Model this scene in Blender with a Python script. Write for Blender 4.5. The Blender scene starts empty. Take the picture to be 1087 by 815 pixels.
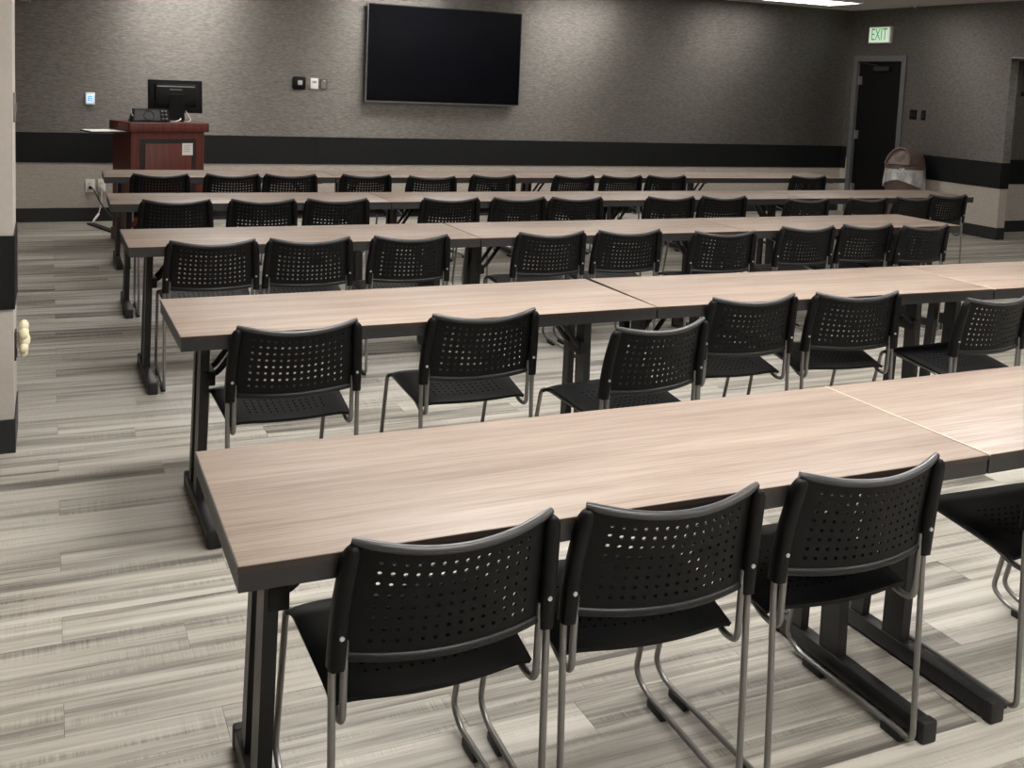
import bpy, bmesh, math, random
import numpy as np
from mathutils import Matrix, Vector
random.seed(7)
SC = bpy.context.scene
COL = SC.collection

# ------------------------------------------------------------------ camera
F_PX, CX, CY = 1098.034, 545.687, 195.507
YAW, PITCH, ROLL, CAMH = -0.42410, 0.09920, 0.04280, 1.6090
def camera():
    cy, sy = math.cos(YAW), math.sin(YAW)
    w = Vector((-sy*math.cos(PITCH), cy*math.cos(PITCH), -math.sin(PITCH)))
    r0 = Vector((cy, sy, 0)); u0 = r0.cross(w)
    r = math.cos(ROLL)*r0 + math.sin(ROLL)*u0
    u = -math.sin(ROLL)*r0 + math.cos(ROLL)*u0
    cd = bpy.data.cameras.new('camera'); co = bpy.data.objects.new('camera', cd); COL.objects.link(co)
    m = Matrix.Identity(4)
    for i in range(3):
        m[i][0] = r[i]; m[i][1] = u[i]; m[i][2] = -w[i]
    m[2][3] = CAMH
    co.matrix_world = m
    cd.sensor_width = 36; cd.sensor_fit = 'HORIZONTAL'
    cd.lens = F_PX*36/1087
    cd.shift_x = (543.5-CX)/1087
    cd.shift_y = (CY-407.5)/1087
    cd.clip_start = .05
    SC.camera = co
camera()
SC.view_settings.view_transform = 'Standard'
SC.view_settings.look = 'None'
SC.view_settings.exposure = 0.0
SC.view_settings.gamma = 1.0
SC.view_settings.use_curve_mapping = False
wd = bpy.data.worlds.new('world'); SC.world = wd; wd.use_nodes = True
wd.node_tree.nodes['Background'].inputs[0].default_value = (.9, .95, 1, 1)
wd.node_tree.nodes['Background'].inputs[1].default_value = 0.02

# ceiling fixtures: (x, y, emission strength); 1.2 x 0.6 m troffers, front row dimmed
H_CEIL = 2.771
FRONT, MID, NEAR = 19.0, 7.6, 26.0
FIXTURES = []
for _y, _e in ((10.42, FRONT), (8.0, MID), (5.6, MID*1.35), (3.2, NEAR*1.3), (0.8, NEAR*.82), (-1.4, NEAR*.82)):
    for _x, _k in ((1.35, 1.15), (3.75, 1.0), (6.2, .95 if _y > 10 else .7), (8.62, .46 if _y > 10 else .22)):
        FIXTURES.append((_x, _y, _e*_k))

# ------------------------------------------------------------------ helpers
def srgb(r, g, b):
    f = lambda c: (c/255/12.92) if c/255 <= .04045 else ((c/255+.055)/1.055)**2.4
    return (f(r), f(g), f(b), 1)
class N:
    def __init__(self, name):
        self.m = bpy.data.materials.new(name); self.m.use_nodes = True
        self.t = self.m.node_tree; self.b = self.t.nodes['Principled BSDF']
    def n(self, typ, **kw):
        x = self.t.nodes.new(typ)
        for k, v in kw.items():
            if k in x.inputs: x.inputs[k].default_value = v
            else: setattr(x, k, v)
        return x
    def l(self, a, b): self.t.links.new(a, b)
    def s(self, **kw):
        for k, v in kw.items(): self.b.inputs[k.replace('_', ' ')].default_value = v
        return self
    def math(self, op, a, b=None):
        x = self.n('ShaderNodeMath', operation=op)
        for i, v in enumerate((a, b)):
            if v is None: continue
            if isinstance(v, (int, float)): x.inputs[i].default_value = v
            else: self.l(v, x.inputs[i])
        return x.outputs[0]
    def ramp(self, fac, stops):
        x = self.n('ShaderNodeValToRGB'); cr = x.color_ramp
        while len(cr.elements) < len(stops): cr.elements.new(.5)
        for e, (p, c) in zip(cr.elements, stops): e.position = p; e.color = c
        self.l(fac, x.inputs[0]); return x.outputs[0]
    def coords(self, scale, kind='pos', rnd=0.0):
        if kind == 'pos': src = self.n('ShaderNodeNewGeometry').outputs['Position']
        else: src = self.n('ShaderNodeTexCoord').outputs['Object']
        if rnd:
            oi = self.n('ShaderNodeObjectInfo')
            cb = self.n('ShaderNodeCombineXYZ')
            k = self.math('MULTIPLY', oi.outputs['Random'], rnd)
            for i in range(3): self.l(k, cb.inputs[i])
            ad = self.n('ShaderNodeVectorMath', operation='ADD'); self.l(src, ad.inputs[0]); self.l(cb.outputs[0], ad.inputs[1]); src = ad.outputs[0]
        mu = self.n('ShaderNodeVectorMath', operation='MULTIPLY'); self.l(src, mu.inputs[0]); mu.inputs[1].default_value = scale
        return mu.outputs[0]
    def noise(self, vec, scale=1.0, detail=4, rough=.55):
        x = self.n('ShaderNodeTexNoise'); x.inputs['Scale'].default_value = scale
        x.inputs['Detail'].default_value = detail; x.inputs['Roughness'].default_value = rough
        self.l(vec, x.inputs['Vector']); return x.outputs['Fac']
    def bump(self, h, strength, dist=.002):
        x = self.n('ShaderNodeBump'); x.inputs['Strength'].default_value = strength; x.inputs['Distance'].default_value = dist
        self.l(h, x.inputs['Height']); self.l(x.outputs[0], self.b.inputs['Normal'])
def simple(name, col, rough=.5, metal=0, spec=.5, var=.12, scale=40, bump=0):
    k = N(name); k.s(Roughness=rough, Metallic=metal); k.b.inputs['Specular IOR Level'].default_value = spec
    f = k.noise(k.coords((scale, scale, scale), 'obj'))
    lo = tuple(c*(1-var) for c in col[:3])+(1,); hi = tuple(min(1, c*(1+var)) for c in col[:3])+(1,)
    k.l(k.ramp(f, [(.3, lo), (.7, hi)]), k.b.inputs['Base Color'])
    if bump: k.bump(f, bump)
    return k.m
def emit(name, col, strength):
    k = N(name); k.s(Base_Color=col, Emission_Color=col, Emission_Strength=strength); return k.m

def mk_laminate():
    k = N('wood_laminate')
    a = k.noise(k.coords((.9, 20, 1), 'obj', 13), 1, 8, .7)
    b = k.noise(k.coords((5, 210, 1), 'obj', 5), 1, 4, .65)
    c = k.noise(k.coords((1.2, 4, 1), 'obj', 7), 1, 2, .5)
    f = k.math('ADD', k.math('MULTIPLY', a, .50), k.math('MULTIPLY', b, .36))
    f = k.math('ADD', f, k.math('MULTIPLY', c, .14))
    k.l(k.ramp(f, [(.34, srgb(110, 94, 84)), (.46, srgb(135, 118, 106)), (.55, srgb(151, 135, 122)), (.68, srgb(167, 151, 138))]), k.b.inputs['Base Color'])
    k.s(Roughness=.45); k.b.inputs['Specular IOR Level'].default_value = .36; k.bump(b, .05, .001)
    return k.m
def mk_plank():
    k = N('vinyl_plank')
    gi = k.n('ShaderNodeNewGeometry')
    oi = k.n('ShaderNodeObjectInfo')
    rnd = k.math('FRACT', k.math('ADD', oi.outputs['Random'], gi.outputs['Random Per Island']))
    off = k.math('MULTIPLY', rnd, 37.0)
    cb = k.n('ShaderNodeCombineXYZ'); k.l(off, cb.inputs[0]); k.l(off, cb.inputs[1]); k.l(off, cb.inputs[2])
    ad = k.n('ShaderNodeVectorMath', operation='ADD'); k.l(gi.outputs['Position'], ad.inputs[0]); k.l(cb.outputs[0], ad.inputs[1])
    def vec(s):
        m = k.n('ShaderNodeVectorMath', operation='MULTIPLY'); k.l(ad.outputs[0], m.inputs[0]); m.inputs[1].default_value = s; return m.outputs[0]
    a = k.noise(vec((.8, 19, 1)), 1, 6, .6)
    b = k.noise(vec((2.2, 130, 1)), 1, 3, .6)
    hatch = k.noise(vec((210, 3, 1)), 1, 1, .5)
    mask = k.ramp(k.noise(vec((2.2, 26, 1)), 1, 2, .5), [(.50, (0, 0, 0, 1)), (.62, (1, 1, 1, 1))])
    f = k.math('ADD', k.math('MULTIPLY', a, .90), k.math('MULTIPLY', b, .18))
    f = k.math('ADD', f, k.math('MULTIPLY', k.math('SUBTRACT', rnd, .5), .13))
    f = k.math('ADD', f, k.math('MULTIPLY', k.math('MULTIPLY', k.math('SUBTRACT', hatch, .5), mask), .20))
    k.l(k.ramp(f, [(.36, srgb(92, 88, 82)), (.46, srgb(134, 129, 120)), (.55, srgb(166, 161, 150)), (.68, srgb(192, 187, 177))]), k.b.inputs['Base Color'])
    k.s(Roughness=.42); k.bump(k.math('ADD', b, hatch), .06, .001)
    return k.m
def mk_wallpaper():
    k = N('embossed_metallic_wallpaper')
    a = k.noise(k.coords((20, 20, 70), 'pos'), 1, 4, .6)
    c = k.noise(k.coords((8, 8, 24), 'pos'), 1, 3, .55)
    h = k.math('ADD', a, k.math('MULTIPLY', c, .5))
    k.l(k.ramp(a, [(.3, srgb(112, 108, 103)), (.7, srgb(140, 136, 129))]), k.b.inputs['Base Color'])
    k.l(k.ramp(a, [(.3, (.53, .53, .53, 1)), (.7, (.45, .45, .45, 1))]), k.b.inputs['Roughness'])
    tz = k.n('ShaderNodeCombineXYZ'); tz.inputs[2].default_value = 1
    k.l(tz.outputs[0], k.b.inputs['Tangent'])
    k.s(Metallic=.8, Anisotropic=.75); k.bump(h, .42, .006)
    return k.m
def mk_fabricwall():
    k = N('woven_beige_wallcovering')
    f = k.noise(k.coords((30, 30, 160), 'pos'), 1, 4, .6)
    k.l(k.ramp(f, [(.3, srgb(158, 149, 139)), (.7, srgb(182, 173, 162))]), k.b.inputs['Base Color'])
    k.s(Roughness=.8); k.bump(f, .2, .002)
    return k.m
def mk_mahogany():
    k = N('mahogany_veneer')
    f = k.noise(k.coords((30, 30, 2.5), 'obj'), 1, 5, .6)
    k.l(k.ramp(f, [(.3, srgb(70, 22, 14)), (.7, srgb(112, 42, 26))]), k.b.inputs['Base Color'])
    k.s(Roughness=.48); return k.m
def mk_bag():
    k = N('clear_plastic_bag')
    f = k.noise(k.coords((9, 9, 5), 'obj'), 1, 3, .55)
    k.s(Base_Color=srgb(225, 225, 225), Roughness=.25, Alpha=.55)
    k.l(k.ramp(f, [(.35, (.38, .38, .38, 1)), (.65, (.75, .75, .75, 1))]), k.b.inputs['Alpha'])
    k.bump(f, .6, .01); return k.m

M = dict(
    lam=mk_laminate(), plank=mk_plank(), paper=mk_wallpaper(), beige=mk_fabricwall(), mahog=mk_mahogany(), bag=mk_bag(),
    seam_glint=simple('painted_seam_glint', srgb(205, 190, 172), .4),
    edge=simple('brown_edge_band', srgb(50, 38, 32), .4),
    apron=simple('charcoal_powder_coat', srgb(36, 36, 37), .45),
    black=simple('black_powder_coat', srgb(22, 22, 23), .42),
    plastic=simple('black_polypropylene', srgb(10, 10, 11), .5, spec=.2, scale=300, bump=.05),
    rim=simple('black_polypropylene_rim_highlight', srgb(56, 56, 57), .30, scale=300, bump=.03),  # black plastic with the rim's grey highlight put into its colour
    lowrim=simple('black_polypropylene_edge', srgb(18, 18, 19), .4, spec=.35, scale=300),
    tube=simple('grey_silver_tube', srgb(128, 127, 124), .36, metal=.7, var=.05),
    screwm=simple('zinc_screw', srgb(205, 205, 205), .3, metal=.8, var=.05),
    glide=simple('black_rubber', srgb(18, 18, 18), .6),
    stripe=simple('black_wall_panel', srgb(14, 15, 17), .55, spec=.3, scale=20),
    base=simple('charcoal_vinyl_base', srgb(28, 29, 31), .5, scale=20),
    ceil=simple('white_ceiling', srgb(205, 202, 196), .9, scale=90, bump=.1),
    light_wall=simple('light_paint', srgb(180, 173, 165), .8, var=.03, scale=60),
    frame=simple('grey_door_frame', srgb(92, 92, 92), .5),
    doorm=simple('black_door_paint', srgb(8, 8, 9), .55, spec=.2),
    metal=simple('brushed_steel', srgb(140, 138, 134), .4, metal=.8),
    white=simple('white_plastic', srgb(226, 224, 218), .4, var=.04),
    cream=simple('cream_plastic', srgb(232, 224, 190), .45, var=.05),
    tvbody=simple('black_tv_plastic', srgb(9, 9, 10), .45, spec=.2),
    silver=simple('silver_trim', srgb(120, 120, 122), .3, metal=.8),
    binm=simple('brown_bin_plastic', srgb(92, 74, 66), .5),
    inlay=simple('dark_inlay', srgb(32, 24, 22), .4),
    trof=simple('white_enamel', srgb(230, 230, 228), .4, var=.03),
    grey=simple('grey_metal', srgb(120, 118, 114), .5),
    paperw=simple('white_paper', srgb(235, 232, 228), .7, var=.03),
    greyprint=simple('grey_print', srgb(150, 150, 150), .7),
    cordw=simple('white_cord', srgb(215, 212, 205), .5),
    grille=simple('speaker_grille', srgb(46, 46, 45), .55, scale=500, bump=.4),
)
def mk_screen():
    k = N('glossy_screen'); k.s(Roughness=.2); k.b.inputs['Specular IOR Level'].default_value = .12
    f = k.noise(k.coords((3, 3, 3), 'obj'))
    k.l(k.ramp(f, [(0, srgb(5, 6, 11)), (1, srgb(8, 9, 15))]), k.b.inputs['Base Color']); return k.m
M['screen'] = mk_screen()
M['exit_face'] = emit('exit_sign_face', srgb(214, 230, 210), .55)
M['exit_green'] = emit('exit_sign_green', srgb(52, 160, 84), .5)
M['blue_lit'] = emit('blue_lit_display', srgb(70, 150, 225), .9)
M['pale_lit'] = emit('pale_lit_display', srgb(205, 225, 240), .7)

class B:
    """collects raw geometry for one mesh"""
    def __init__(s): s.v = []; s.f = []; s.mi = []; s.cur = 0
    def add(s, vs, fs):
        o = len(s.v); s.v += [tuple(map(float, q)) for q in vs]; s.f += [tuple(i+o for i in q) for q in fs]; s.mi += [s.cur]*len(fs)
    def box(s, x0, y0, z0, x1, y1, z1, bv=0):
        if bv <= 0:
            s.add([(x0,y0,z0),(x1,y0,z0),(x1,y1,z0),(x0,y1,z0),(x0,y0,z1),(x1,y0,z1),(x1,y1,z1),(x0,y1,z1)],
                  [(0,3,2,1),(4,5,6,7),(0,1,5,4),(1,2,6,5),(2,3,7,6),(3,0,4,7)]); return s
        bm = bmesh.new(); bmesh.ops.create_cube(bm, size=1)
        for v in bm.verts: v.co = Vector((x0+(v.co.x+.5)*(x1-x0), y0+(v.co.y+.5)*(y1-y0), z0+(v.co.z+.5)*(z1-z0)))
        bmesh.ops.bevel(bm, geom=bm.edges[:], offset=bv, segments=2, affect='EDGES', profile=.5)
        s.bm(bm); return s
    def bm(s, bm):
        bm.verts.index_update()
        s.add([v.co for v in bm.verts], [[v.index for v in f.verts] for f in bm.faces]); bm.free()
    def hexa(s, a, b):  # two quads of 4 points each
        s.add(list(a)+list(b), [(3,2,1,0),(4,5,6,7),(0,1,5,4),(1,2,6,5),(2,3,7,6),(3,0,4,7)]); return s
    def bar(s, p, q, w, h, up=(0,0,1)):
        p, q = Vector(p), Vector(q); d = (q-p).normalized(); sx = d.cross(Vector(up))
        if sx.length < 1e-4: sx = d.cross(Vector((0,1,0)))
        sx.normalize(); sy = sx.cross(d).normalized()
        k = [(-1,-1),(1,-1),(1,1),(-1,1)]
        s.hexa([p+sx*(a*w/2)+sy*(b*h/2) for a, b in k], [q+sx*(a*w/2)+sy*(b*h/2) for a, b in k]); return s
    def tube(s, pts, r, n=10, closed=False, ry=None, cap=True):
        P = [Vector(q) for q in pts]; m = len(P); rings = []
        nrm = None; base = len(s.v); vs = []; fs = []
        for i in range(m):
            if closed: t = (P[(i+1) % m]-P[i-1]).normalized()
            else: t = (P[min(i+1, m-1)]-P[max(i-1, 0)]).normalized()
            if nrm is None:
                nrm = t.cross(Vector((0,0,1)))
                if nrm.length < 1e-3: nrm = t.cross(Vector((0,1,0)))
                nrm.normalize()
            else:
                nrm = (nrm - t*nrm.dot(t)).normalized()
            bn = t.cross(nrm)
            rr = r[i] if isinstance(r, (list, tuple)) else r
            for k in range(n):
                a = 2*math.pi*k/n
                vs.append(P[i]+nrm*(math.cos(a)*rr)+bn*(math.sin(a)*(ry if ry else rr)))
        for i in range(m if closed else m-1):
            j = (i+1) % m
            for k in range(n):
                fs.append((i*n+k, i*n+(k+1) % n, j*n+(k+1) % n, j*n+k))
        if not closed and cap:
            fs.append(tuple(range(n-1, -1, -1))); fs.append(tuple((m-1)*n+k for k in range(n)))
        s.add(vs, fs); return s
    def cyl(s, p, q, r, n=16, r2=None): return s.tube([p, q], [r, r if r2 is None else r2], n)
    def lathe(s, prof, c=(0,0), n=32):
        vs = []; fs = []
        for (r, z) in prof:
            for k in range(n):
                a = 2*math.pi*k/n; vs.append((c[0]+r*math.cos(a), c[1]+r*math.sin(a), z))
        for i in range(len(prof)-1):
            for k in range(n):
                fs.append((i*n+k, i*n+(k+1) % n, (i+1)*n+(k+1) % n, (i+1)*n+k))
        s.add(vs, fs); return s
    def build(s, name, mats, parent=None, smooth=None):
        me = bpy.data.meshes.new(name); me.from_pydata(s.v, [], s.f)
        if not isinstance(mats, (list, tuple)): mats = [mats]
        for m in mats: me.materials.append(m)
        if len(mats) > 1: me.polygons.foreach_set('material_index', s.mi)
        bm = bmesh.new(); bm.from_mesh(me); bmesh.ops.recalc_face_normals(bm, faces=bm.faces[:]); bm.to_mesh(me); bm.free()
        if smooth:
            me.polygons.foreach_set('use_smooth', [True]*len(me.polygons)); me.set_sharp_from_angle(angle=math.radians(smooth))
        me.update()
        o = bpy.data.objects.new(name, me); COL.objects.link(o)
        if parent: o.parent = parent
        return o
def box(name, mat, d, parent=None, bv=0):
    return B().box(*d, bv=bv).build(name, mat, parent, 40 if bv else None)
def struct(o): o['kind'] = 'structure'; return o
def tag(o, label, cat, group=None):
    o['label'] = label; o['category'] = cat
    if group: o['group'] = group
    return o
def thing(name, label, cat, loc=(0,0,0), rz=0, group=None):
    o = bpy.data.objects.new(name, None); COL.objects.link(o); o.empty_display_size = .1
    o.location = loc; o.rotation_euler = (0, 0, rz); return tag(o, label, cat, group)
def dup(root, loc, rz, label, group=None):
    r = root.copy(); COL.objects.link(r); r.location = loc; r.rotation_euler = (0, 0, rz); r['label'] = label
    if group: r['group'] = group
    for ch in list(root.children):
        c = ch.copy(); COL.objects.link(c); c.parent = r
        for g in list(ch.children):
            d = g.copy(); COL.objects.link(d); d.parent = c
    return r
def arc(c, r, a0, a1, n, ax, ay):
    c = Vector(c); ax = Vector(ax); ay = Vector(ay)
    return [c+ax*(r*math.cos(a0+(a1-a0)*i/n))+ay*(r*math.sin(a0+(a1-a0)*i/n)) for i in range(n+1)]
def round_path(pts, rad, n=5):
    """polyline with filleted corners"""
    P = [Vector(q) for q in pts]; out = [P[0]]
    for i in range(1, len(P)-1):
        a, b, c = P[i-1], P[i], P[i+1]
        r = rad[i] if isinstance(rad, (list, tuple)) else rad
        d1 = (a-b); d2 = (c-b); l = min(r, d1.length*.48, d2.length*.48)
        p0 = b+d1.normalized()*l; p1 = b+d2.normalized()*l
        for k in range(n+1):
            t = k/n; out.append(p0*(1-t)**2+b*(2*t*(1-t))+p1*t**2)
    out.append(P[-1]); return out
def text_mesh(name, s, size, mat, parent, loc, rot, ext=.001):
    cu = bpy.data.curves.new(name, 'FONT'); cu.body = s; cu.size = size; cu.extrude = ext; cu.align_x = 'CENTER'; cu.align_y = 'CENTER'
    t = bpy.data.objects.new(name+'_tmp', cu); COL.objects.link(t)
    dg = bpy.context.evaluated_depsgraph_get(); me = bpy.data.meshes.new_from_object(t.evaluated_get(dg))
    bpy.data.objects.remove(t); me.name = name; me.materials.clear(); me.materials.append(mat)
    o = bpy.data.objects.new(name, me); COL.objects.link(o); o.parent = parent; o.location = loc; o.rotation_euler = rot
    return o

# ------------------------------------------------------------------ setting
YF, XR = 11.318, 10.11                    # front wall plane, right wall plane
ZS1, ZS2, ZB = .903, .601, .141            # black band top / bottom, wall base top
XL, YB = -3.0, -2.6                       # outer left wall, wall behind the camera
YO = 8.627                                # where the right wall stops at the side passage
T = .12
def banded_wall(name, p0, p1, nrm, z1=H_CEIL, thick=T, upper='paper', zlo=0):
    """wall between plan points p0,p1 with outward face towards nrm: upper / lower finishes in one mesh"""
    b = B(); p0 = Vector((*p0, 0)); p1 = Vector((*p1, 0)); n = Vector((*nrm, 0))
    def slab(za, zb):
        a = [p0-n*thick, p1-n*thick, p1, p0]
        b.hexa([q+Vector((0, 0, za)) for q in a], [q+Vector((0, 0, zb)) for q in a])
    b.cur = 1; slab(zlo, (ZS1+ZS2)/2)
    b.cur = 0; slab((ZS1+ZS2)/2, z1)
    return struct(b.build(name, [M[upper], M['beige']]))
def strip(name, p0, p1, nrm, z0, z1, th, mat, panels=None, part='panel'):
    p0 = Vector((*p0, 0)); p1 = Vector((*p1, 0)); n = Vector((*nrm, 0)); d = (p1-p0); L = d.length; d.normalize()
    def slab(a, c, t0, t1, za, zb):
        q = [p0+d*a+n*t0, p0+d*c+n*t0, p0+d*c+n*t1, p0+d*a+n*t1]
        return B().hexa([v+Vector((0, 0, za)) for v in q], [v+Vector((0, 0, zb)) for v in q])
    o = struct(slab(0, L, 0, th*.5 if panels else th, z0, z1).build(name, mat))
    if panels:
        for a, c in zip(panels[:-1], panels[1:]):
            slab(a+.0015, c-.0015, th*.5, th, z0, z1).build(part, mat, o)
    return o
# floor with planks
fl = struct(B().box(XL, YB, -.06, 13.2, YF+.1, -.0032).build('floor', M['base']))
PW, PL = .1480, 1.22
plank_mesh = None
def plank_geo(b, x0, y0, x1, y1):
    g = .0005
    b.box(x0+g, y0+g, -.003, x1-g, y1-g, 0)
near = []; far = []
row0 = 2.987 - PW*60
offs = {0: .03, 1: .03+.417, 2: .03+.84}
k = 0
while True:
    y0 = row0+k*PW; y1 = y0+PW
    if y0 > YF: break
    if y1 > YB:
        ph = offs[(k*2) % 3] + (0 if k % 3 == 0 else random.uniform(-.12, .12))
        x = ph - PL*math.ceil((ph-XL)/PL)
        while x < 13.1:
            a, c = max(x, XL), min(x+PL, 13.15)
            if c > a+.02:
                vis = y1 > 1.55 and c > -.3+.0*y0 and a < y1*1.12+.25
                if y0 > 4.6 and c < .0: vis = False
                (near if vis and y1 < 8.3 else far).append((a, y0, c, min(y1, YF), y0))
            x += PL
    k += 1
near.sort(key=lambda q: q[4]); far += near[295:]; near = near[:295]
cache = {}
for (a, y0, c, y1, _) in near:
    key = (round(c-a, 3), round(y1-y0, 3))
    if key not in cache:
        bb = B(); plank_geo(bb, -(c-a)/2, -(y1-y0)/2, (c-a)/2, (y1-y0)/2); o = bb.build('plank', M['plank'], fl); cache[key] = o.data
    else:
        o = bpy.data.objects.new('plank', cache[key]); COL.objects.link(o); o.parent = fl
    o.location = ((a+c)/2, (y0+y1)/2, 0)
bb = B()
for (a, y0, c, y1, _) in far: plank_geo(bb, a, y0, c, y1)
o = bb.build('outer_planks', M['plank'], fl); o['kind'] = 'stuff'

struct(box('ceiling', M['ceil'], (XL-T, YB-T, H_CEIL, 13.3, YF+T, H_CEIL+.1)))
banded_wall('wall_front', (XL, YF), (XR+.0, YF), (0, -1))
D0, D1, DZ = 10.27, 11.14, 2.11           # doorway in the right wall
b = B()
for (ya, yb, za, zb, mi) in ((YO, D0, .75, H_CEIL, 0), (YO, D0, 0, .75, 1), (D1, YF+T, .75, H_CEIL, 0), (D1, YF+T, 0, .75, 1), (D0, D1, DZ, H_CEIL, 0),
                             (6.6, YO, 2.124, H_CEIL, 0), (YB, 6.6, .75, H_CEIL, 0), (YB, 6.6, 0, .75, 1)):
    b.cur = mi; b.box(XR, ya, za, XR+.124, yb, zb)
struct(b.build('wall_right', [M['paper'], M['beige']]))
banded_wall('wall_back', (XL, YB), (XR, YB), (0, 1), upper='light_wall')
banded_wall('wall_far_left', (XL, YB), (XL, YF), (1, 0), upper='light_wall')
# wing wall that closes the view on the left
XW, YW0, YW1 = -.136, 4.59, 4.98
struct(box('wall_left', M['light_wall'], (XL, YW0, 0, XW, YW1, H_CEIL)))
# side passage behind the right wall
YP = 9.15
banded_wall('wall_passage', (XR+.124, YP), (13.2, YP), (0, -1), z1=2.13)
struct(box('wall_passage_end', M['paper'], (13.2, 5.6, 0, 13.3, YP, 2.3)))
struct(box('wall_passage_near', M['paper'], (XR+.124, 6.48, 0, 13.2, 6.6, 2.3)))
struct(box('ceiling_passage', M['ceil'], (XR+.124, 6.6, 2.124, 13.2, YP, 2.2)))
struct(box('trim_8', M['trof'], (XR, 6.62, 2.118, XR+.124, YO-.005, 2.124)))
# black bands (numbered trims) and wall bases
strip('trim_1', (XL, YF), (XR, YF), (0, -1), ZS2, ZS1, .008, M['stripe'], [0, 1.2, 3.34, 5.68, 7.42, 9.8, 12.2, XR-XL], 'band_panel')
strip('trim_2', (XR, YO), (XR, D0-.08), (-1, 0), ZS2, ZS1, .008, M['stripe'])
strip('trim_3', (XR, YO), (XR+.124, YO), (0, -1), ZS2, ZS1, .008, M['stripe'])
strip('trim_4', (XR+.124, YP), (13.2, YP), (0, -1), ZS2, ZS1, .008, M['stripe'])
strip('trim_5', (XL, YW0), (XW, YW0), (0, -1), ZS2, ZS1, .008, M['stripe'])
strip('trim_6', (XW, YW0-.008), (XW, YW1), (1, 0), ZS2, ZS1, .006, M['stripe'])
strip('trim_7', (XR, D1+.08), (XR, YF-.008), (-1, 0), ZS2, ZS1, .008, M['stripe'])
strip('baseboard_front', (XL, YF), (XR, YF), (0, -1), 0, ZB, .008, M['base'])
strip('baseboard_right', (XR, YO-.008), (XR, D0-.08), (-1, 0), 0, ZB, .008, M['base'])
strip('baseboard_right_end', (XR, YO), (XR+.124, YO), (0, -1), 0, ZB, .008, M['base'])
strip('baseboard_passage', (XR+.124, YP), (13.2, YP), (0, -1), 0, ZB, .008, M['base'])
strip('baseboard_left', (XL, YW0), (XW, YW0), (0, -1), 0, ZB, .008, M['base'])
strip('baseboard_left_side', (XW, YW0-.008), (XW, YW1), (1, 0), 0, ZB, .006, M['base'])
# door in the right wall near the corner
dr = struct(box('door_1', M['doorm'], (XR+.03, D0+.035, .008, XR+.075, D1-.035, DZ-.04)))
fb = B()
fb.box(XR-.016, D0-.045, 0, XR+.14, D0+.032, DZ+.045); fb.box(XR-.016, D1-.032, 0, XR+.14, D1+.045, DZ+.045)
fb.box(XR-.016, D0+.032, DZ-.032, XR+.14, D1-.032, DZ+.045)
fb.build('door_frame', M['frame'], dr)
for z in (.35, 1.08, 1.82):
    hb = B().box(XR+.022, D1-.10, z-.057, XR+.03, D1-.036, z+.057); hb.cyl((XR+.02, D1-.036, z-.06), (XR+.02, D1-.036, z+.06), .008, 10)
    hb.build('hinge', M['metal'], dr)
cb_ = B().box(XR-.03, D0+.24, DZ-.16, XR+.03, D0+.52, DZ-.10, bv=.006); cb_.bar((XR-.01, D0+.46, DZ-.09), (XR-.005, D1-.12, DZ-.05), .02, .012)
cb_.build('door_closer', M['apron'], dr)
struct(B().box(XR+.13, D0-.2, 0, XR+.3, D1+.2, DZ+.2).build('wall_behind_door', M['stripe']))

# ------------------------------------------------------------------ ceiling fixtures
def fixture(x, y, e, label, z=H_CEIL):
    t = thing('ceiling_light', label, 'ceiling light', (x, y, z), 0, 'recessed ceiling lights')
    w, d = .60, .30
    f = B()
    f.box(-w, -d, -.022, w, -d+.025, 0); f.box(-w, d-.025, -.022, w, d, 0); f.box(-w, -d+.025, -.022, -w+.025, d-.025, 0); f.box(w-.025, -d+.025, -.022, w, d-.025, 0)
    f.build('light_frame', M['trof'], t)
    key = 'diff%.2f' % e
    if key not in M: M[key] = emit('lit_diffuser', (1.0, .975, .948, 1), e)
    B().box(-w+.025, -d+.025, -.014, w-.025, d-.025, -.004).build('diffuser', M[key], t)
rown = {10.42: 'front row by the screen wall', 8.0: 'second row from the screen wall', 5.6: 'third row from the screen wall', 3.2: 'fourth row from the screen wall', .8: 'row above the camera', -1.4: 'row behind the camera'}
coln = {1.35: 'leftmost', 3.75: 'second from left', 6.2: 'third from left', 8.62: 'rightmost'}
for (x, y, e) in FIXTURES:
    fixture(x, y, e, 'white rectangular ceiling light, %s of the %s' % (coln[x], rown[y]))
fixture(11.6, 7.7, 5.0, 'added unseen ceiling light brightening the side passage behind the right wall', 2.124)  # unseen lamp added to brighten the passage wall and ceiling
sp = thing('sprinkler_head', 'small sprinkler head hanging from the ceiling near the exit door', 'sprinkler', (9.85, 9.9, H_CEIL))
B().lathe([(.0, 0), (.04, 0), (.038, -.006), (.012, -.012), (.01, -.04), (0, -.04)], n=16).build('escutcheon', M['trof'], sp, 40)
B().lathe([(.0, -.045), (.022, -.045), (.022, -.049), (0, -.049)], n=14).build('deflector', M['metal'], sp)
B().tube([(-.012, 0, -.035), (-.014, 0, -.042), (0, 0, -.05), (.014, 0, -.042), (.012, 0, -.035)], .003, 6).build('frame_arm', M['metal'], sp)

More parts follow.
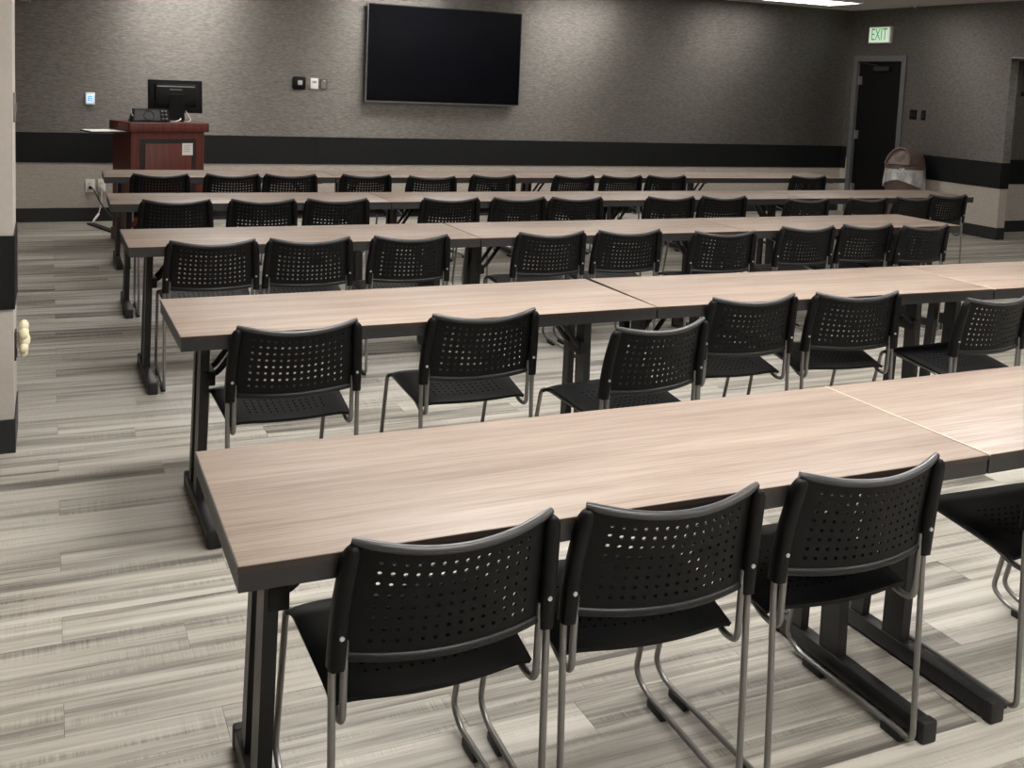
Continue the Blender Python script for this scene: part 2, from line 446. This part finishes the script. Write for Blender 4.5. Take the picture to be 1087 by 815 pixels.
# ------------------------------------------------------------------ tables
W_T, H_T = .597, .737
def table(x, y, a, L, label, pale=False):
    """x,y = near-left corner of the top"""
    c, s = math.cos(a), math.sin(a)
    hx, hy = L/2, W_T/2
    t = thing('training_table', label, 'table', (x+c*hx-s*hy, y+s*hx+c*hy, 0), a, 'rows of training tables')
    hx -= .0015
    B().box(-hx+.002, -hy+.002, H_T-.010, hx-.002, hy-.002, H_T, bv=.0015).build('tabletop', M['lam'], t, 40)
    e = B(); z0, z1 = H_T-.013, H_T-.001
    e.box(-hx, -hy, z0, hx, -hy+.004, z1); e.box(-hx, hy-.004, z0, hx, hy, z1); e.box(-hx, -hy+.004, z0, -hx+.004, hy-.004, z1); e.box(hx-.004, -hy+.004, z0, hx, hy-.004, z1)
    e.build('edge_band', M['edge'], t)
    if pale: B().box(-hx-.0004, -hy, H_T-.004, -hx+.0038, hy, H_T+.0004).build('seam_glint_strip', M['seam_glint'], t)['label'] = 'painted glint along the left end'  # light glinting along the table seam, painted as a pale strip
    ap = B(); z0, z1 = H_T-.050, H_T-.013; i = .002
    ap.box(-hx+i, -hy+i, z0, hx-i, -hy+i+.022, z1); ap.box(-hx+i, hy-i-.022, z0, hx-i, hy-i, z1)
    ap.box(-hx+i, -hy+i+.022, z0, -hx+i+.022, hy-i-.022, z1); ap.box(hx-i-.022, -hy+i+.022, z0, hx-i, hy-i-.022, z1)
    ap.box(-hx+i+.022, -hy+i+.022, H_T-.020, hx-i-.022, hy-i-.022, z1)
    ap.build('apron', M['apron'], t)
    for sg in (-1, 1):
        lx = sg*(hx-.117); lt = sg*(hx-.130)
        f = B(); f.box(lx-.022, -hy+.02, .008, lx+.022, hy-.02, .055, bv=.004)
        ft = f.build('foot', M['black'], t, 40)
        for q in (-1, 1):
            cb = B(); y0 = q*(hy-.03); y1 = q*(hy-.0)
            cb.box(lx-.024, min(y0, y1), 0, lx+.024, max(y0, y1), .059, bv=.006); cb.build('end_cap', M['glide'], ft, 40)
        q4 = lambda xx, w_, y0, y1, z: [(xx-w_, y0, z), (xx+w_, y0, z), (xx+w_, y1, z), (xx-w_, y1, z)]
        B().hexa(q4(lx, .016, -hy+.324, -hy+.398, .05), q4(lt, .016, -hy+.324, -hy+.398, H_T-.02)).build('post', M['black'], t)
        yb, yt = -hy+.505, -hy+.475
        p = B().hexa(q4(lx, .014, yb-.024, yb+.024, .05), q4(lt, .014, yt-.024, yt+.024, H_T-.02))
        p.build('post', M['black'], t)
        B().box(lt-.02, -hy+.07, H_T-.062, lx+.02, hy-.04, H_T-.02, bv=.003).build('top_rail', M['black'], t, 40)
        lm = sg*(hx-.126); xi = lm-sg*.19
        for yy in (-hy+.335, -hy+.425):
            br = B().tube(round_path([(lm-sg*.012, yy, .50), (lm-sg*.05, yy, .515), (xi+sg*.03, yy, .665), (xi, yy, .70)], .03, 3), .011, 8)
            br.build('brace', M['black'], t, 40)
        B().box(lm-sg*.016-.022, -hy+.318, .468, lm-sg*.016+.022, -hy+.44, .522, bv=.005).build('latch', M['glide'], t, 40)
        B().cyl((xi, -hy+.30, .702), (xi, -hy+.46, .702), .010, 10).build('pivot_rod', M['black'], t, 40)
    return t
def chain(x, y, segs):
    out = []
    for a, L in segs:
        out.append((x, y, a, L)); x += math.cos(a)*L; y += math.sin(a)*L
    return out
ROWS = {
    'A': chain(.2994, 1.7789, [(-.0013, 1.8288), (.0091, 1.829)]),
    'B': chain(.3854, 3.4315, [(.0158, 1.8288), (-.0195, 1.8248), (-.0195, 1.829)]),
    'C': chain(.3427, 5.2191, [(.0105, 1.8365), (.0070, 1.822), (.0070, 1.822)]),
    'D': chain(.3436, 6.8772, [(-.0071, 1.8287), (-.0071, 1.8167), (-.0071, 1.8454), (-.0071, 1.8454)]),
    'E': chain(.3832, 8.5619, [(-.0089, 1.8238)]*4),
}
rl = {'A': 'row nearest the camera', 'B': 'second row from the camera', 'C': 'middle row of the five', 'D': 'fourth row from the camera', 'E': 'last row by the front wall'}
tl = {2: ['left', 'right'], 3: ['left', 'middle', 'right'], 4: ['leftmost', 'second from left', 'third from left', 'rightmost']}
for r_, tabs in ROWS.items():
    for i, (x, y, a, L) in enumerate(tabs):
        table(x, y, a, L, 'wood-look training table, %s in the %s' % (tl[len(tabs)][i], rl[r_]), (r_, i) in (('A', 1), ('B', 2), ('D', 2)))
def edge_y(row, x):
    tabs = ROWS[row]; c = tabs[0]
    for q in tabs:
        if x >= q[0]: c = q
    return c[1]+(x-c[0])*math.tan(c[2])

# ------------------------------------------------------------------ chairs
def perf_sheet(fn, us, vs, holed, rad, thick, name, mat, parent):
    """sheet with real round holes. us, vs = cell borders; fn(u,v)->point; rad = (ru,rv) in parameter units"""
    idx = {}; top = []
    def vid(u, v):
        k = (round(u, 5), round(v, 5))
        if k not in idx: idx[k] = len(top); top.append((u, v))
        return idx[k]
    faces = []; loops = []
    for i in range(len(us)-1):
        for j in range(len(vs)-1):
            u0, u1, v0, v1 = us[i], us[i+1], vs[j], vs[j+1]; um, vm = (u0+u1)/2, (v0+v1)/2
            ring = [vid(u0, v0), vid(um, v0), vid(u1, v0), vid(u1, vm), vid(u1, v1), vid(um, v1), vid(u0, v1), vid(u0, vm)]
            if holed(i, j):
                hr = []
                for k in range(8):
                    a = math.radians(-135+45*k)
                    hr.append(vid(um+rad[0]*math.cos(a), vm+rad[1]*math.sin(a)))
                for k in range(8): faces.append((ring[k], ring[(k+1) % 8], hr[(k+1) % 8], hr[k]))
                loops.append(hr)
            else:
                c = vid(um, vm)
                for k in range(0, 8, 2): faces.append((ring[k], ring[k+1], c, ring[k-1]))
    n = len(top); e = 1e-3; P = []; Q = []
    for (u, v) in top:
        p = Vector(fn(u, v)); du = Vector(fn(u+e, v))-Vector(fn(u-e, v)); dv = Vector(fn(u, v+e))-Vector(fn(u, v-e))
        nn = du.cross(dv).normalized(); P.append(p+nn*thick/2); Q.append(p-nn*thick/2)
    b = B(); F = list(faces)+[tuple(q+n for q in reversed(f)) for f in faces]
    for hr in loops:
        for k in range(8): F.append((hr[k], hr[(k+1) % 8], hr[(k+1) % 8]+n, hr[k]+n))
    from collections import Counter
    ec = Counter()
    for f in faces:
        for k in range(len(f)): ec[tuple(sorted((f[k], f[(k+1) % len(f)])))] += 1
    hs = {tuple(sorted((hr[k], hr[(k+1) % 8]))) for hr in loops for k in range(8)}
    for (a, c), m_ in ec.items():
        if m_ == 1 and (a, c) not in hs: F.append((a, c, c+n, a+n))
    b.add(P+Q, F); return b.build(name, mat, parent, 35)

def lerp(a, b, t): return a+(b-a)*t
def back_y(v): return lerp(.020, -.022, v)-.006*math.sin(math.pi*v)*-1
def back_pt(u, v):
    hw = lerp(.206, .190, v)
    zt = .738+.020*u*u; zb = .519+.006*u*u
    y = back_y(v)-.040*(1-u*u)
    return (u*hw, y, lerp(zb, zt, v))
def seat_pt(u, v):
    hw = lerp(.212, .229, v)
    y = lerp(.058-.034*(1-u*u), .385, v)
    zc = lerp(.418, .462, min(1, v/.8)) if v < .8 else .462-.5*(v-.8)**2*1.0
    if v > .8: zc = .462-.022*((v-.8)/.2)**2
    z = zc-.012*(1-u*u)*(1-abs(2*v-1)**3)
    z -= .012*abs(u)**8
    return (u*hw, y, z)
def make_chair(label):
    t = thing('stacking_chair', label, 'chair', (0, 0, 0), 0, 'black stacking chairs at the tables')
    us = [-1, -.90]+list(np.linspace(-.84, .84, 15))+[.90, 1]; vs = [0, .07]+list(np.linspace(.10, .93, 9))+[1]
    bk = perf_sheet(back_pt, us, vs, lambda i, j: 2 <= i <= 15 and 2 <= j <= 9, (.0050/.2, .0047/.22), .005, 'backrest', M['plastic'], t)
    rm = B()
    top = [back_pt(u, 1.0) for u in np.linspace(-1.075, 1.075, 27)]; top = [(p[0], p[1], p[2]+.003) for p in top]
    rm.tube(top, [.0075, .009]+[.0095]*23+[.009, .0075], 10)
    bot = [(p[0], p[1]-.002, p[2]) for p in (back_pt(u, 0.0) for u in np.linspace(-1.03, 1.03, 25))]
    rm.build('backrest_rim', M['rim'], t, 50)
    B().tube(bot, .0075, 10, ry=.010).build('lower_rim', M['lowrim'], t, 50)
    us2 = [-1, -.82]+list(np.linspace(-.66, .66, 13))+[.82, 1]; vs2 = [0, .05, .12]+list(np.linspace(.18, .66, 8))+[.74, .80, .86, .92, .97, 1]
    perf_sheet(seat_pt, us2, vs2, lambda i, j: 2 <= i <= 13 and 3 <= j <= 9, (.0042/.21, .0042/.33), .010, 'seat', M['plastic'], t)
    for sg in (-1, 1):
        # upright sleeve of the back
        sl = B(); k = []
        zs = [.505, .53, .57, .61, .65, .69, .72, .742, .752, .758]
        for z in zs:
            v = (z-.515)/.24
            x = sg*(lerp(.2175, .203, max(0, min(1.05, v)))+.004*math.sin(math.pi*max(0, min(1, v)))); y = back_y(v)-.001
            q_ = max(0, (z-.735)/.023); wv = .0165*math.sqrt(max(.05, 1-.9*q_**2)); dv = lerp(.021, .016, max(0, v))*(1-.35*q_**2)
            k.append((x, y, z, wv, dv))
        ring = [(-.6, -1), (.6, -1), (1, -.55), (1, .55), (.6, 1), (-.6, 1), (-1, .55), (-1, -.55)]
        vsx = [(x+a*w_, y+c*d_, z) for (x, y, z, w_, d_) in k for a, c in ring]
        fs = [(i*8+q, i*8+(q+1) % 8, (i+1)*8+(q+1) % 8, (i+1)*8+q) for i in range(len(k)-1) for q in range(8)]
        fs += [tuple(range(7, -1, -1)), tuple((len(k)-1)*8+q for q in range(8))]
        sl.add(vsx, fs)
        so = sl.build('back_upright', M['plastic'], t, 70)
        for z in (.575,):
            v = (z-.515)/.24; y = back_y(v)-.001-.021
            B().cyl((sg*lerp(.2185, .203, v), y+.002, z), (sg*lerp(.2185, .203, v), y-.0022, z), .0048, 12).build('screw', M['screwm'], so, 40)
        # one bent tube per side: seat rail, front leg, runner, rear leg
        X = lambda v: sg*v
        pts = [(X(.203), .012, .56), (X(.203), .016, .388), (X(.201), .075, .385), (X(.204), .12, .409), (X(.216), .36, .440), (X(.224), .400, .432), (X(.222), .476, .10),
               (X(.222), .488, .050), (X(.222), .435, .0215), (X(.222), .06, .0215), (X(.222), .0, .0215), (X(.222), .004, .12), (X(.2245), .020, .51), (X(.215), .004, .62)]
        rd = [0, .045, .03, .03, .05, .04, .03, .045, .03, .03, .035, .03, .03, 0]
        sf = B().tube(round_path(pts, rd, 5), .0078, 10).build('side_frame', M['tube'], t, 60)
        for (ya, yb) in ((.33, .405), (.035, .10)):
            B().box(X(.222)-.0105, ya, 0, X(.222)+.0105, yb, .022, bv=.003).build('glide', M['glide'], sf, 40)
    B().tube([(-.21, .13, .412), (0, .13, .402), (.21, .13, .412)], .008, 8).build('cross_bar', M['tube'], t, 60)
    B().tube([(-.219, .33, .439), (0, .33, .43), (.219, .33, .439)], .008, 8).build('cross_bar', M['tube'], t, 60)
    return t
CH = {
 'A': [(.704,1.782,.014),(1.191,1.791,-.046),(1.728,1.777,-.006),(2.541,1.777,-.026),(3.055,1.78,0)],
 'B': [(.765,3.433,.03),(1.452,3.470,.02),(2.007,3.127,.138),(2.664,3.451,-.015),(3.185,3.45,-.139),(3.785,3.205,.06)],
 'C': [(.735,5.26,-.009),(1.219,5.232,-.029),(1.765,5.293,-.016),(2.608,5.297,.003),(3.118,5.298,-.02),(3.707,5.114,-.086),(4.433,5.233,-.005),(4.951,5.29,.004),(5.369,5.165,.034)],
 'D': [(.738,6.957,-.02),(1.284,6.93,-.033),(1.783,6.957,-.016),(2.603,6.935,-.009),(3.134,6.921,.01),(3.604,6.946,-.031),(4.432,6.9,-.028),(4.929,6.894,-.033),(5.596,6.626,-.003),(6.249,6.648,.031),(6.799,6.686,.012),(7.334,6.85,-.052)],
 'E': [(.797,8.697,-.043),(1.352,8.578,-.034),(1.82,8.596,-.032),(2.463,8.549,-.028),(3.014,8.416,-.067),(3.64,8.593,.014),(4.446,8.598,.06),(4.956,8.6,-.033),(5.455,8.583,-.013),(7.171,8.577,-.036)],
}
ordn = ['first', 'second', 'third', 'fourth', 'fifth', 'sixth', 'seventh', 'eighth', 'ninth', 'tenth', 'eleventh', 'twelfth']
special = {('B', 2): 'black perforated chair turned and pulled back, third from left, second row from camera',
           ('B', 5): 'black perforated chair pulled back, sixth from left, second row from camera',
           ('A', 3): 'black perforated chair cut off by the photo edge, fourth in the nearest row'}
proto = None
for r_, lst in CH.items():
    for i, (x, y, a) in enumerate(lst):
        lab = special.get((r_, i), 'black perforated chair, %s from left in the %s' % (ordn[i], rl[r_]))
        y = min(y, edge_y(r_, x)+.002-abs(a)*.2)
        if proto is None:
            proto = make_chair(lab); proto.location = (x, y, 0); proto.rotation_euler = (0, 0, a)
        else: dup(proto, (x, y, 0), a, lab)

# ------------------------------------------------------------------ front wall: television and devices
tv = thing('wall_television', 'large black flat television mounted on the grey front wall', 'television', (4.145, YF, 1.86))
hw, hh = .935, .542
B().box(-hw, -.098, -hh, hw, -.052, hh, bv=.004).build('housing', M['tvbody'], tv, 40)
B().box(-hw+.012, -.1005, -hh+.016, hw-.012, -.098, hh-.012).build('screen', M['screen'], tv)
bz = B(); bz.box(-hw, -.102, -hh-.006, hw, -.085, -hh+.008); bz.box(-hw-.003, -.102, -hh, -hw+.006, -.06, hh)
bz.build('silver_trim_strip', M['silver'], tv)
B().box(-.35, -.052, -.25, .35, -.001, .25).build('wall_mount', M['black'], tv)

ks = thing('control_button', 'black square wall control with a small grey logo beside the television', 'wall control', (2.482, YF, 1.49))
B().box(-.072, -.03, -.07, .072, 0, .07, bv=.02).build('faceplate', M['tvbody'], ks, 40)
bl = B(); bl.box(-.018, -.034, -.022, .034, -.029, .03, bv=.004); bl.build('logo_tile', M['greyprint'], ks)
B().tube(arc((.008, -.0355, .004), .014, 0, 2*math.pi, 16, (1, 0, 0), (0, 0, 1))[:-1], .0035, 6, closed=True).build('logo_ring', M['paperw'], ks)
th = thing('thermostat', 'small white thermostat on the wall between black control and television', 'thermostat', (2.65, YF, 1.489))
B().box(-.041, -.025, -.058, .041, 0, .058, bv=.006).build('housing', M['white'], th, 40)
B().box(-.024, -.0265, .004, .024, -.0245, .03).build('display', M['greyprint'], th)
cp = thing('clear_cover', 'clear outlined cover plate right of the white thermostat', 'wall plate', (2.757, YF, 1.486))
c_ = B(); c_.box(-.036, -.012, -.055, .036, 0, -.051); c_.box(-.036, -.012, .051, .036, 0, .055); c_.box(-.036, -.012, -.051, -.032, 0, .051); c_.box(.032, -.012, -.051, .036, 0, .051)
c_.build('rim', M['apron'], cp); B().box(-.032, -.006, -.051, .032, 0, .051).build('plate', M['paper'], cp); B().cyl((.004, -.006, .036), (.004, -.014, .036), .008, 10).build('button', M['white'], cp, 40)
wp = thing('lit_wall_panel', 'white wall control with blue lit display left of the lectern', 'wall control', (.371, YF, 1.253))
B().box(-.046, -.045, -.062, .046, 0, .062, bv=.008).build('housing', M['white'], wp, 40)
B().box(-.034, -.0465, -.045, .034, -.0445, .045).build('display', M['pale_lit'], wp)
ic = B(); ic.box(-.020, -.048, -.026, -.008, -.0462, .026); ic.box(-.006, -.048, -.026, .022, -.0462, -.016); ic.box(-.006, -.048, -.005, .022, -.0462, .005); ic.box(-.006, -.048, .016, .022, -.0462, .026)
ic.build('icon', M['blue_lit'], wp)
def outlet(x, z, w, label):
    o_ = thing('power_outlet', label, 'outlet', (x, YF, z), 0, 'outlets beside the lectern')
    B().box(-w/2, -.012, -.065, w/2, 0, .065, bv=.004).build('cover_plate', M['white'], o_, 40)
    for dz in (-.022, .022):
        q = B().box(-.017, -.0145, dz-.015, .017, -.0115, dz+.015, bv=.002).build('socket', M['cream'], o_, 40)
        s_ = B(); s_.box(-.009, -.0152, dz-.004, -.006, -.0142, dz+.007); s_.box(.006, -.0152, dz-.004, .009, -.0142, dz+.007); s_.build('slot', M['black'], q)
    return o_
outlet(.374, .369, .088, 'white outlet plate with black cord plugged in, left of the pair')
outlet(.484, .372, .074, 'white outlet plate with white plug, right of the pair')
k1 = B(); k1.tube(round_path([(.378, YF-.016, .35), (.40, YF-.05, .345), (.47, YF-.06, .20), (.52, YF-.05, .12), (.60, YF-.10, .03), (.72, YF-.35, .009)], .05, 4), .006, 8); k1.box(.362, YF-.04, .335, .392, YF-.014, .365, bv=.004)
tag(k1.build('extension_cable', M['black'], None, 50), 'black power cord drooping from left outlet behind the tables', 'cord')
k2 = B(); k2.tube(round_path([(.484, YF-.018, .35), (.484, YF-.04, .33), (.478, YF-.05, .18), (.45, YF-.06, .07), (.40, YF-.14, .016), (.385, YF-.2, .012)], .04, 4), .005, 8); k2.box(.468, YF-.045, .335, .50, YF-.014, .368, bv=.004)
k2.tube([(.455, YF-.06, .085), (.40, YF-.13, .02)], .012, 8)
tag(k2.build('charger_cable', M['cordw'], None, 50), 'white plug and cable hanging from right outlet to the floor', 'cable')
k3 = B(); k3.bar((.37, YF-.22, .009), (.60, YF-.92, .009), .07, .016); k3.bar((.60, YF-.90, .009), (.66, YF-1.12, .009), .07, .016)
tag(k3.build('cord_cover', M['glide'], None), 'dark floor cord cover running from front wall towards the lectern', 'cord cover')
gb = thing('wall_speaker_box', 'grey box mounted high on front wall at the left photo edge', 'box', (-.245, YF, 2.262))
B().box(-.075, -.16, -.09, .075, 0, .09, bv=.01).build('housing', M['grey'], gb, 40)
B().box(-.06, -.163, -.07, .06, -.158, .07).build('grille', M['grille'], gb)

# things on the wing wall
swp = thing('light_switch', 'narrow grey switch plate on the side of left wall', 'switch', (XW, 4.72, 1.415))
B().box(0, -.037, -.06, .008, .037, .06, bv=.002).build('cover_plate', M['metal'], swp, 40); B().box(.008, -.008, -.018, .014, .008, .018).build('toggle', M['grey'], swp)
ou = thing('low_outlet', 'dark outlet plate low on the side of left wall', 'outlet', (XW, 4.72, .42))
B().box(0, -.038, -.06, .007, .038, .06, bv=.002).build('cover_plate', M['base'], ou, 40); B().box(.007, -.017, -.05, .010, .017, -.015).build('socket', M['black'], ou)
af = thing('plug_in_freshener', 'cream scalloped plug-in air freshener on left wall outlet', 'air freshener', (XW+.010, 4.72, .44))
bf = B()
for (yy, zz, rr) in ((0, .0, .034), (-.022, .03, .026), (.022, .03, .026), (0, .06, .026), (-.02, -.03, .024), (.02, -.03, .024), (0, -.055, .02)):
    bm_ = bmesh.new(); bmesh.ops.create_uvsphere(bm_, u_segments=12, v_segments=8, radius=rr)
    for v in bm_.verts: v.co = Vector((v.co.x*.75+.026, v.co.y+yy, v.co.z+zz))
    bf.bm(bm_)
bf.build('scalloped_shell', M['cream'], af, 60); B().box(0, -.012, -.03, .02, .012, .0).build('plug_body', M['white'], af)

# ------------------------------------------------------------------ right wall
ex = thing('exit_sign', 'lit white exit sign with green letters above black door', 'exit sign', (XR, 10.70, 2.425))
B().box(-.055, -.195, -.108, 0, .195, .108, bv=.006).build('housing', M['white'], ex, 40)
B().box(-.058, -.18, -.095, -.054, .18, .095).build('face', M['exit_face'], ex)
tm = text_mesh('lettering', 'EXIT', .20, M['exit_green'], ex, (-.060, -.002, 0), (math.pi/2, 0, -math.pi/2))
tm.scale = (.72, 1.12, 1)
for (yy, w_, lab) in ((10.045, .115, 'square black switch plate by the door, left of the two'), (9.875, .07, 'narrow black switch plate by the door, right of the two')):
    s_ = thing('switch_plate', lab, 'switch', (XR, yy, 1.40), 0, 'black switches by the door')
    B().box(-.009, -w_/2, -.062, 0, w_/2, .062, bv=.002).build('cover_plate', M['tvbody'], s_, 40)
    for q in ((-.026, .026) if w_ > .1 else (0,)):
        B().box(-.013, q-.014, -.03, -.009, q+.014, .03).build('rocker', M['black'], s_)
hk = thing('wall_hook', 'black wall hook in the side passage at right', 'hook', (11.05, YP, 1.72))
B().box(-.10, -.012, -.03, .25, 0, .03, bv=.003).build('back_plate', M['black'], hk, 40)
B().tube(round_path([(-.06, -.012, 0), (-.06, -.07, -.02), (-.06, -.08, .04)], .02, 3), .012, 8).build('peg', M['black'], hk, 50)
B().tube(round_path([(.1, -.012, 0), (.1, -.07, -.02), (.1, -.08, .04)], .02, 3), .012, 8).build('peg', M['black'], hk, 50)

# round bin with dome lid and bag
bn = thing('trash_can', 'round brown trash can with dome lid and white bag by door', 'trash can', (9.83, 9.83, 0), math.radians(0))
R0 = .235
B().lathe([(0, 0), (.20, 0), (.205, .01), (R0-.005, .70), (R0, .72), (R0, .745), (R0-.012, .745)], n=36).build('bin_body', M['binm'], bn, 40)
dm = B(); prof = [(R0+.012, .725), (R0+.012, .765), (R0, .775)]
for i in range(1, 11):
    a = math.pi/2*i/10; prof.append((max(R0*math.cos(a), 0.0005), .775+.235*math.sin(a)))
dm.lathe(prof, n=36); dl = dm.build('dome_lid', M['binm'], bn, 50)
dv = Vector((-.92, -.38, 0)).normalized(); pv = Vector((-dv.y, dv.x, 0)) # lid mouth faces the room
ar = [Vector((0, 0, .785))+dv*(R0+.02)+pv*(.15*math.cos(a))+Vector((0, 0, .20*math.sin(a)))-dv*(.10*math.sin(a)) for a in np.linspace(0, math.pi, 20)]
B().tube(ar, .016, 8).build('mouth_rim', M['binm'], dl, 50)
fp = B(); n_ = len(ar)
cen = [Vector((0, 0, .785))+dv*(R0+.012)+pv*(.14*math.cos(a))+Vector((0, 0, .188*math.sin(a)))-dv*(.10*math.sin(a)) for a in np.linspace(0, math.pi, 20)]
fp.add([q for q in cen]+[q-dv*.02 for q in cen], [tuple(range(n_)), tuple(range(2*n_-1, n_-1, -1))]+[(i, (i+1) % n_, (i+1) % n_+n_, i+n_) for i in range(n_)])
fp.build('flap', M['binm'], dl)
bg = B(); vs = []; fs = []; nn = 72
drop = lambda a: .14+.22*(.5-.5*math.cos(a-math.radians(205)))**.7
for j in range(7):
    for k in range(nn):
        a = 2*math.pi*k/nn; f_ = j/6
        r_ = R0+.006+.014*f_+.006*math.sin(a*13+3*f_)*f_+.004*math.sin(a*29)*f_
        vs.append((r_*math.cos(a), r_*math.sin(a), .735-drop(a)*f_))
for j in range(6):
    for k in range(nn): fs.append((j*nn+k, j*nn+(k+1) % nn, (j+1)*nn+(k+1) % nn, (j+1)*nn+k))
bg.add(vs, fs)
kd = Vector((-.80, -.6, 0)).normalized()*(R0+.02)
for i in range(6):
    a = i*1.05; bg.tube([kd+Vector((0, 0, .70)), kd*1.03+Vector((.03*math.cos(a)*.7, -.03*math.cos(a)*.7, .70+.035*math.sin(a))), kd*1.06+Vector((.055*math.cos(a)*.7, -.055*math.cos(a)*.7, .69+.05*math.sin(a)))], [.006, .014, .010], 7)
bg.build('bin_bag', M['bag'], bn, 60)

# ------------------------------------------------------------------ lectern and what stands on it
LX, LY, LA = .922, 10.055, .28
lec = thing('lectern', 'dark red mahogany lectern with inlaid front panel by front wall', 'lectern', (LX, LY, 0), LA)
lw, ld = .353, .24
B().box(-lw+.015, -ld+.015, .10, lw-.015, ld, 1.02).build('cabinet', M['mahog'], lec)
B().box(-lw, -ld-.01, 0, lw, ld+.005, .11, bv=.004).build('plinth', M['mahog'], lec, 40)
B().box(-lw-.012, -ld-.03, 1.02, lw+.012, ld+.02, 1.10, bv=.004).build('top_slab', M['mahog'], lec, 40)
yf = -ld+.015
inl = B(); inl.box(-.26, yf-.004, .16, -.215, yf, .955); inl.box(.215, yf-.004, .16, .26, yf, .955); inl.box(-.215, yf-.004, .91, .215, yf, .955); inl.box(-.215, yf-.004, .16, .215, yf, .205)
inl.build('inlay_border', M['inlay'], lec)
B().box(-.215, yf-.009, .205, .215, yf, .91, bv=.003).build('front_panel', M['mahog'], lec, 40)
for yy in (-.20, .0):
    B().cyl((-lw-.012, yy, 1.075), (-lw-.016, yy, 1.075), .010, 10).build('bolt', M['metal'], lec)
sh = B(); sh.box(-lw-.30, -.14, 1.008-.006, -lw+.016, .17, 1.008+.006)
sh.build('side_shelf', M['inlay'], lec)
pp = tag(B().box(-.145, -.145, 0, .145, .145, .004).build('paper_sheets', M['paperw']), 'white paper sheets lying on the side shelf of lectern', 'paper')
ca, sa = math.cos(LA), math.sin(LA)
def onl(x, y, z): return (LX+ca*x-sa*y, LY+sa*x+ca*y, z)
pp.location = onl(-lw-.152, .015, 1.014); pp.rotation_euler = (0, 0, LA)
lb = thing('paper_notice', 'small white paper notice taped to the lectern front', 'notice', onl(.175, yf-.0095, .86), LA)
B().box(-.05, -.0015, -.055, .05, 0, .055).build('sheet', M['paperw'], lb)
pl = B()
for i in range(4): pl.box(-.035, -.0022, .032-i*.018, .03-.01*(i % 2), -.0014, .036-i*.018)
pl.build('printed_lines', M['greyprint'], lb)
# monitor seen from behind
mo = thing('computer_monitor', 'black computer monitor seen from behind on the lectern top', 'monitor', onl(.175, .05, 1.10), .06)
def tilt(bld, deg=-6, z0=.12):
    a = math.radians(deg); out = []
    for (x, y, z) in bld.v: out.append((x, y*math.cos(a)-(z-z0)*math.sin(a), z0+y*math.sin(a)+(z-z0)*math.cos(a)))
    bld.v = out; return bld
tilt(B().box(-.245, .0, .08, .245, .028, .385, bv=.006)).build('panel_back', M['tvbody'], mo, 40)
tilt(B().box(-.19, -.03, .14, .19, .0, .345, bv=.012)).build('rear_housing', M['tvbody'], mo, 40)
tilt(B().box(-.17, -.033, .318, .17, -.030, .328)).build('vent_slot', M['silver'], mo)
tilt(B().box(-.055, -.034, .290, .055, -.031, .297)).build('carry_slot', M['silver'], mo)
B().hexa([(-.075, -.05, .012), (.075, -.05, .012), (.06, -.01, .012), (-.06, -.01, .012)], [(-.06, -.055, .25), (.06, -.055, .25), (.05, -.02, .25), (-.05, -.02, .25)]).build('stand_neck', M['tvbody'], mo)
B().box(-.12, -.09, 0, .12, .10, .014, bv=.005).build('stand_base', M['tvbody'], mo, 40)
# wedge loudspeaker
sp_ = thing('wedge_speaker', 'black wedge loudspeaker with grille and knobs left of the monitor', 'speaker', onl(-.13, -.10, 1.10), .12)
we = B(); we.hexa([(-.165, -.075, 0), (.165, -.075, 0), (.165, .10, 0), (-.165, .10, 0)], [(-.135, .0, .118), (.165, .0, .118), (.165, .08, .118), (-.135, .08, .118)])
we.build('cabinet', M['tvbody'], sp_)
def slant(x, s, o): # point on the sloping face
    return (x, -.075+.075*s-o*.84, .118*s+o*-.0+o*.53)
g = B(); g.hexa([slant(-.145, .12, .0), slant(.085, .12, .0), slant(.085, .9, .0), slant(-.125, .9, .0)], [slant(-.145, .12, .005), slant(.085, .12, .005), slant(.085, .9, .005), slant(-.125, .9, .005)])
g.build('grille', M['grille'], sp_)
B().tube([slant(-.01+.045*math.cos(a), .5+.36*math.sin(a), .006) for a in np.linspace(0, 2*math.pi, 20)[:-1]], .004, 6, closed=True).build('driver_ring', M['black'], sp_)
for s_ in (.25, .55, .82):
    for xx in (.108, .138):
        B().cyl(slant(xx, s_, 0), slant(xx, s_, .012), .009, 10).build('knob', M['grey'], sp_)
B().tube([(-.15, -.05, .05), (-.163, -.03, .075), (-.15, .03, .10)], .007, 8).build('side_handle', M['grey'], sp_)
cz = B()
cz.tube(round_path([onl(.07, -.10, 1.106), onl(.09, -.13, 1.106), onl(.14, -.12, 1.115), onl(.18, -.06, 1.13)], .03, 4), .006, 8)
cz.tube(round_path([onl(.20, -.09, 1.106), onl(.24, -.11, 1.106), onl(.28, -.06, 1.12), onl(.26, .02, 1.2)], .03, 4), .004, 8)
tag(cz.build('monitor_cables', M['cordw'], None, 50), 'white cables lying on lectern top below the monitor', 'cable')
